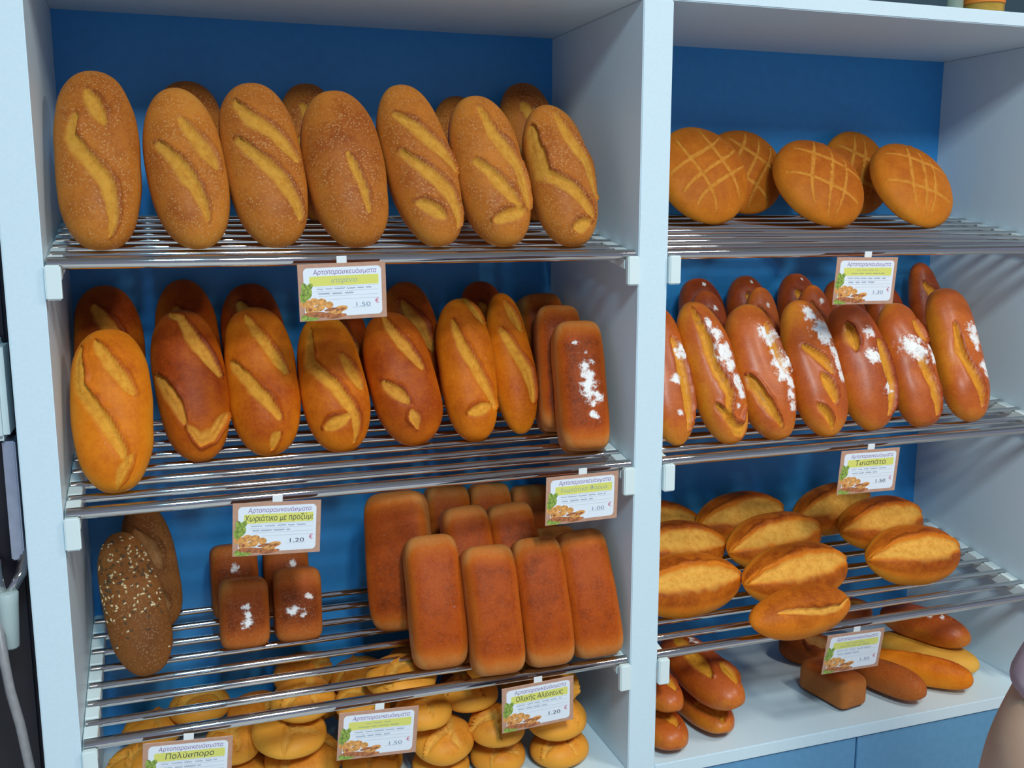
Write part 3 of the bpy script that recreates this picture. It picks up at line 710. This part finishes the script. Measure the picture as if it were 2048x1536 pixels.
# ------------------------------------------------------------------ price tags
def round_rect(w, h, r, n=5):
    pts = []
    for cx, cz, a0 in ((w/2-r, h/2-r, 0), (-w/2+r, h/2-r, 90), (-w/2+r, -h/2+r, 180), (w/2-r, -h/2+r, 270)):
        for k in range(n + 1):
            a = math.radians(a0 + 90 * k / n)
            pts.append((cx + r * math.cos(a), cz + r * math.sin(a)))
    return pts
def flat(polys, y, th=.0002):
    """thin printed layer: outlines in the card plane, front face at y"""
    bm = bmesh.new()
    for k, pl in enumerate(polys):
        yy = y - k * .000008
        vs_ = [bm.verts.new((px, yy, pz)) for px, pz in pl]
        f = bm.faces.new(vs_)
        f.normal_update()
        if f.normal.y > 0: f.normal_flip()
    return bm
def ell(cx, cz, a, b, rot=0, n=14):
    c, s = math.cos(rot), math.sin(rot)
    return [(cx + c * a * math.cos(2*math.pi*k/n) - s * b * math.sin(2*math.pi*k/n), cz + s * a * math.cos(2*math.pi*k/n) + c * b * math.sin(2*math.pi*k/n)) for k in range(n)]
def text_mesh(body, size, width=None, shear=0.0):
    cu = bpy.data.curves.new('lettering', 'FONT')
    cu.body = body.replace('π', 'п').replace('κ', 'к').replace('σ', '𝛔');   # look-alike glyphs whose outlines fill cleanly
    cu.size = size; cu.align_x = 'CENTER'; cu.align_y = 'CENTER'; cu.shear = shear
    cu.resolution_u = 3
    o = bpy.data.objects.new('lettering', cu)
    col.objects.link(o)
    dg = bpy.context.evaluated_depsgraph_get()
    me = bpy.data.meshes.new_from_object(o.evaluated_get(dg))
    bpy.data.objects.remove(o)
    bpy.data.curves.remove(cu)
    xs = [v.co.x for v in me.vertices]
    if xs:
        w0 = max(xs) - min(xs); mx = (max(xs) + min(xs)) / 2
        k = 1.0 if width is None else width / w0
        for v in me.vertices:
            v.co = Vector(((v.co.x - mx) * k, 0, v.co.y))
    me.materials.clear()
    return me
def scribble(x0, x1, z, seed, amp=.0011, th=.00042):
    """illegible handwriting: broken wavy strokes"""
    r = random.Random(seed); polys = []; x = x0
    while x < x1 - .003:
        wl = r.uniform(.008, .016); e = min(x + wl, x1); n = max(4, int((e - x) / .0009))
        up_, lo = [], []
        for k in range(n + 1):
            xx = x + (e - x) * k / n
            zz = z + amp * (math.sin(k * 2.1 + r.uniform(-.5, .5)) * r.uniform(.3, 1.0))
            up_.append((xx, zz + th)); lo.append((xx, zz - th))
        for k in range(n):
            polys.append([up_[k], lo[k], lo[k+1], up_[k+1]])
        x = e + r.uniform(.002, .004)
    return polys
TW, THt = .122, .079
shared = {}
def sh(key, fn):
    if key not in shared: shared[key] = fn()
    return shared[key]
def card_bm():
    bm = box_bm((-TW/2, -.0006, -THt/2), (TW/2, .0006, THt/2), .0003, 1)
    return bm
def make_tag(loc, ang, names, price, label, seed, lean=4.0):
    root = tag(empty('price_tag', loc), label, 'price tag', 'hanging price tags')
    root.rotation_euler = (math.radians(lean), math.radians(-ang), 0)
    def lay(name, key, fn, mat):
        me = sh(key, lambda: bm_mesh(fn(), name)) if key else bm_mesh(fn(), name)
        return put(name, me, M[mat], root)
    lay('card', 'card', card_bm, 'peach')
    lay('white_field', 'field', lambda: flat([[(px + .0005, pz) for px, pz in round_rect(.108, .068, .006)]], -.00065), 'paper')
    lay('title_strip', 'strip', lambda: flat([[(px + .0025, pz + .0155) for px, pz in round_rect(.096, .0135, .002)]], -.00070), 'yellow')
    lay('ruled_lines', 'rules', lambda: flat([[(x0, z+.00022), (x0, z-.00022), (x1, z-.00022), (x1, z+.00022)] for x0, x1, z in ((-.038,.050,.0072),(-.038,.050,.0010),(-.034,.050,-.0055),(-.02,.050,-.0105),(.012,.040,-.0232))], -.00070), 'greyline')
    lay('printed_leaves', 'leaf', lambda: flat([ell(-.052,.004,.005,.010,.2), ell(-.048,-.002,.005,.008,-.4), ell(-.055,-.006,.0045,.008,.1), ell(-.046,.008,.004,.006,-.7), ell(-.053,-.034,.006,.0045,.3), ell(-.044,-.036,.010,.003,.1)], -.00072), 'leaf')
    lay('printed_bread', 'bread', lambda: flat([ell(-.052,-.015,.0075,.0060), ell(-.041,-.013,.0070,.0055,.2), ell(-.030,-.014,.0070,.0055), ell(-.046,-.023,.0070,.0060), ell(-.034,-.022,.0085,.0045,.2), ell(-.020,-.018,.006,.005), ell(-.004,-.024,.010,.0042,.15), ell(-.014,-.030,.012,.0038,.1)], -.00072), 'breadprint')
    lay('printed_crust', 'crust', lambda: flat([ell(-.034,-.031,.021,.0040,-.08), ell(-.010,-.034,.014,.0030,.1), ell(-.018,-.0245,.009,.0022,.15), ell(-.046,-.023,.0030,.0026), ell(-.004,-.025,.007,.0018,.15)], -.00080), 'crustprint')
    o = put('heading', sh('heading', lambda: text_mesh('Αρτοπαρασκευάσματα', .0095, .088, .15)), M['purple'], root); o.location = (.004, -.00072, .0275)
    dark = names and names[0] == '*'
    if names:
        txt = names.lstrip('*')
        big = names.count('*')
        o = put('bread_name', text_mesh(txt, .0125 if big else .0095, {'Πολύσπορο': .066, 'Τσιαπάτα': .064}.get(txt, .094 if big == 1 and len(txt) > 16 else .080 if len(txt) > 11 else .036), .1), M['ink' if big else 'paleink'], root)
        o.location = (.0025, -.00077, .0155)
    else:
        lay('bread_name', None, lambda: flat(scribble(-.02, .022, .0180, seed + 50) + scribble(-.03, .036, .0128, seed + 51), -.00077), 'paleink')
    lay('handwriting', None, lambda: flat(scribble(-.036, .040, .0045, seed) + scribble(-.034, .018, -.0018, seed + 1), -.00077), 'blueink')
    o = put('price', text_mesh(price, .0085, .020), M['ink' if dark else 'blueink'], root); o.location = (.028, -.00077, -.0195)
    o = put('euro_sign', sh('euro', lambda: text_mesh('€', .0095)), M['redink'], root); o.location = (.0475, -.00077, -.0155)
    put('hanger_tab', sh('tab', lambda: bm_mesh(box_bm((-.007, -.0004, .037), (.007, .0012, .049), .0003, 1), 'hanger_tab')), M['tab'], root)
    return root
YT = -.0075
make_tag((.378, YT-.004, 1.391), 1.5, 'σταρένιο', '1.50', 'price tag hanging under the sesame loaf rack', 1)
make_tag((.276, YT, 1.0585), -2.8, '*Χωριάτικο με προζύμι', '1.20', 'price tag with black sourdough lettering (Χωριάτικο με προζύμι) above the small tin loaves', 2)
make_tag((.744, YT, 1.0580), .5, 'Χωριάτικο Φόρμα', '1.00', 'price tag with faint lettering on bright yellow, hanging beside the centre divider', 3)
make_tag((.138, YT, .7220), -4.5, '*Πολύσπορο', '1.50', 'price tag lettered Πολύσπορο in black, nearest the outer end panel', 4)
make_tag((.413, YT, .7210), -3.8, '', '1.50', 'price tag with two faded lines, between the two black-lettered tags over the twisted rolls', 5)
make_tag((.672, YT, .7235), 1.8, '*Ολικής Αλέσεως', '1.20', 'price tag lettered Ολικής Αλέσεως in black, below the wholemeal tin loaves', 6)
make_tag((1.254, YT, 1.3860), -.8, '', '1.30', 'price tag hanging under the round cob rack', 7)
make_tag((1.284, YT, 1.0555), -1.1, '*Τσιαπάτα', '1.50', 'price tag lettered Τσιαπάτα hanging under the glazed loaf rack', 8)
make_tag((1.275, YT, .7240), -1.0, '', '1.30', 'price tag hanging under the split roll rack', 9, lean=8)

# ------------------------------------------------------------------ on top of the cabinet
ZTT = ZT + .0235
jar = tag(empty('honey_jar', (1.512, .050, ZTT)), 'squat jar of orange honey on top of the cabinet', 'jar')
put('honey', lathe_mesh('honey', [(.029, .003), (.0315, .006), (.0315, .085), (.028, .088)]), M['honey'], jar)
put('glass_wall', lathe_mesh('glass_wall', [(.032, 0), (.034, .004), (.034, .092), (.029, .100), (.028, .104)]), M['glass'], jar)
put('paper_label', lathe_mesh('paper_label', [(.0345, .018), (.0347, .0185), (.0347, .070), (.0345, .0705)]), M['orange_label'], jar)
put('lid', lathe_mesh('lid', [(.030, .1045), (.0305, .106), (.0305, .120), (.028, .122)]), M['orange_label'], jar)
bot = tag(empty('glass_bottle', (1.456, .055, ZTT)), 'slim pale green glass bottle beside the honey jar', 'bottle')
put('bottle_body', lathe_mesh('bottle_body', [(.011, 0), (.013, .003), (.013, .12), (.006, .15), (.006, .18)]), M['greenglass'], bot)
put('stopper', lathe_mesh('stopper', [(.0058, .181), (.0062, .182), (.0062, .195), (.005, .196)]), M['plastic'], bot)

# ------------------------------------------------------------------ machine beside the cabinet
sl = tag(empty('bread_slicer', (-.30, .20, 0)), 'black machine with steel panel standing beside the cabinet', 'machine')
def spart(name, lo, hi, mat, bev=.002):
    c = Vector((-.30, .20, 0))
    return box(name, Vector(lo) - c, Vector(hi) - c, M[mat], sl, bev)
spart('body', (-.55, .13, 0), (-.060, .40, 1.62), 'black', .01)
spart('steel_panel', (-.078, .085, 1.020), (-.0615, .128, 1.190), 'steel', .002)
spart('white_post', (-.090, .060, 1.195), (-.0640, .126, 1.330), 'plastic', .008)
o = put('arm', tube_mesh('arm', [Vector(q) - Vector((-.30, .20, 0)) for q in ((-.085, .06, .975), (-.066, .07, 1.005), (-.060, .10, 1.035), (-.062, .135, 1.05))], .0075, 12), M['chrome'], sl)
o = put('arm', tube_mesh('arm', [Vector(q) - Vector((-.30, .20, 0)) for q in ((-.100, .06, 1.05), (-.094, .06, 1.00), (-.090, .062, .965))], .009, 12), M['chrome'], sl)
o = put('handle_cup', lathe_mesh('handle_cup', [(.008, -.045), (.0105, -.042), (.0135, .020), (.0145, .034), (.013, .036)], 24), M['greyplastic'], sl)
o.location = Vector((-.083, .055, .950)) - Vector((-.30, .20, 0))
hs = put('rubber_hose', tube_mesh('rubber_hose', [(-.103, .122, 1.01), (-.098, .06, .96), (-.090, .03, .90), (-.085, .025, .855), (-.076, .022, .806), (-.069, .022, .741), (-.066, .03, .62), (-.075, .05, .30), (-.10, .07, .010)], .0065, 12), M['hose'])
tag(hs, 'thin grey hose hanging down beside the cabinet end panel', 'hose')

# ------------------------------------------------------------------ shopper at the cabinet's far end
def skin_mesh(name, verts, edges, sub=2):
    me = bpy.data.meshes.new(name)
    me.from_pydata([v[0] for v in verts], edges, [])
    o = bpy.data.objects.new(name, me)
    col.objects.link(o)
    md = o.modifiers.new('skin', 'SKIN')
    md.use_smooth_shade = True
    for i, v in enumerate(verts):
        s = me.skin_vertices[0].data[i]
        s.radius = v[1] if isinstance(v[1], tuple) else (v[1], v[1])
        s.use_root = (i == 0)
    ss = o.modifiers.new('subsurf', 'SUBSURF'); ss.levels = sub; ss.render_levels = sub
    dg = bpy.context.evaluated_depsgraph_get()
    out = bpy.data.meshes.new_from_object(o.evaluated_get(dg))
    bpy.data.objects.remove(o)
    out.polygons.foreach_set('use_smooth', [True] * len(out.polygons))
    return out
PX, PY = 0.98, -.93
person = tag(empty('person', (PX, PY, 0)), 'person in a mauve short-sleeved top, bare arm reaching into view', 'person')
def rel(q): return (q[0] - PX, q[1] - PY, q[2])
def sm(x, y, z): return (x - .08, y - .07, z * .9)          # a short adult
B_ = [(sm(1.06,-.86,.93),(.13,.10)),(sm(1.06,-.86,1.08),(.115,.085)),(sm(1.06,-.86,1.28),(.130,.092)),(sm(1.06,-.86,1.41),(.068,.058)),(sm(1.06,-.855,1.47),.050),(sm(1.06,-.845,1.55),(.068,.080)),(sm(1.06,-.85,1.63),(.070,.083)),(sm(1.06,-.85,1.69),(.045,.055)),
      ((.855,-.920,1.250),.053),((.798,-.882,1.185),.043),((.762,-.860,1.088),.038),((.800,-.810,.995),.036),((.850,-.740,.900),.027),((.875,-.690,.875),(.030,.018)),
      (sm(1.205,-.87,1.375),.053),(sm(1.26,-.90,1.14),.042),(sm(1.27,-.87,1.06),.038),(sm(1.25,-.72,.98),.027),(sm(1.24,-.65,.97),(.030,.018)),
      (sm(.975,-.86,.86),.088),(sm(.97,-.84,.50),.056),(sm(.97,-.86,.10),.040),(sm(.97,-.77,.050),.036),(sm(.97,-.70,.040),.028),
      (sm(1.145,-.86,.86),.088),(sm(1.15,-.84,.50),.056),(sm(1.15,-.86,.10),.040),(sm(1.15,-.77,.050),.036),(sm(1.15,-.70,.040),.028)]
E_ = [(0,1),(1,2),(2,3),(3,4),(4,5),(5,6),(6,7),(2,8),(8,9),(9,10),(10,11),(11,12),(12,13),(2,14),(14,15),(15,16),(16,17),(17,18),(0,19),(19,20),(20,21),(21,22),(22,23),(0,24),(24,25),(25,26),(26,27),(27,28)]
fi = len(B_)
for (hx, hy, hz), ids in (((.875,-.690,.875), 13), (sm(1.24,-.65,.97), 18)):
    for k, (dx, ln) in enumerate(((-.022,.060),(-.008,.070),(.006,.066),(.019,.052))):
        B_.append(((hx + dx, hy + .045, hz - .004), .0085)); B_.append(((hx + dx, hy + .045 + ln * .5, hz - .018), .008)); B_.append(((hx + dx, hy + .040 + ln * .8, hz - .042), .0065))
        n = len(B_); E_ += [(ids, n-3), (n-3, n-2), (n-2, n-1)]
    B_.append(((hx + .034, hy + .012, hz - .008), .010)); B_.append(((hx + .046, hy + .040, hz - .020), .008))
    n = len(B_); E_ += [(ids, n-2), (n-2, n-1)]
hz = B_[5][0]
for dx, dy, dz, r in ((0, .098, -.012, .013), (-.082, -.005, .0, .016), (.082, -.005, .0, .016)):   # nose and ears
    B_.append(((hz[0] + dx, hz[1] + dy, hz[2] + dz), r)); E_.append((5, len(B_) - 1))
put('body', skin_mesh('body', [(rel(v[0]), v[1]) for v in B_], E_), M['skin'], person)
S_ = [(sm(1.06,-.86,.90),(.185,.150)),(sm(1.06,-.86,1.08),(.172,.138)),(sm(1.06,-.86,1.28),(.178,.138)),(sm(1.06,-.86,1.395),(.105,.088)),((.855,-.920,1.248),.064),((.808,-.888,1.196),.056),((.782,-.869,1.132),.050),((.779,-.867,1.120),.050),(sm(1.205,-.87,1.372),.068),(sm(1.255,-.90,1.17),.058)]
put('top', skin_mesh('top', [(rel(v[0]), v[1]) for v in S_], [(0,1),(1,2),(2,3),(2,4),(4,5),(5,6),(6,7),(2,8),(8,9)]), M['mauve'], person)
T_ = [(sm(1.06,-.86,.97),(.150,.122)),(sm(1.06,-.86,1.06),(.142,.115)),(sm(.968,-.86,.76),.100),(sm(.97,-.84,.50),.078),(sm(.97,-.86,.12),.064),(sm(1.152,-.86,.76),.100),(sm(1.15,-.84,.50),.078),(sm(1.15,-.86,.12),.064)]
put('trousers', skin_mesh('trousers', [(rel(v[0]), v[1]) for v in T_], [(0,1),(0,2),(2,3),(3,4),(0,5),(5,6),(6,7)]), M['denim'], person)
bm = bmesh.new()
bmesh.ops.create_uvsphere(bm, u_segments=28, v_segments=18, radius=1.0)
for v in bm.verts:
    v.co = Vector((v.co.x * .090, v.co.y * .105 - .012, v.co.z * .115))
    if v.co.y > .035 and v.co.z < .055: v.co.y = .035 + (v.co.y - .035) * .15
    v.co += Vector((0, .005, 1.4625))
put('hair', bm_mesh(bm, 'hair', True), M['hair'], person)
for sx in (-1, 1):
    put('eye', lathe_mesh('eye', [(.004, -.009), (.009, -.005), (.0105, 0), (.009, .005), (.004, .009)], 12), M['ink'], person).location = rel((hz[0] + sx * .030, hz[1] + .062, hz[2] + .022))
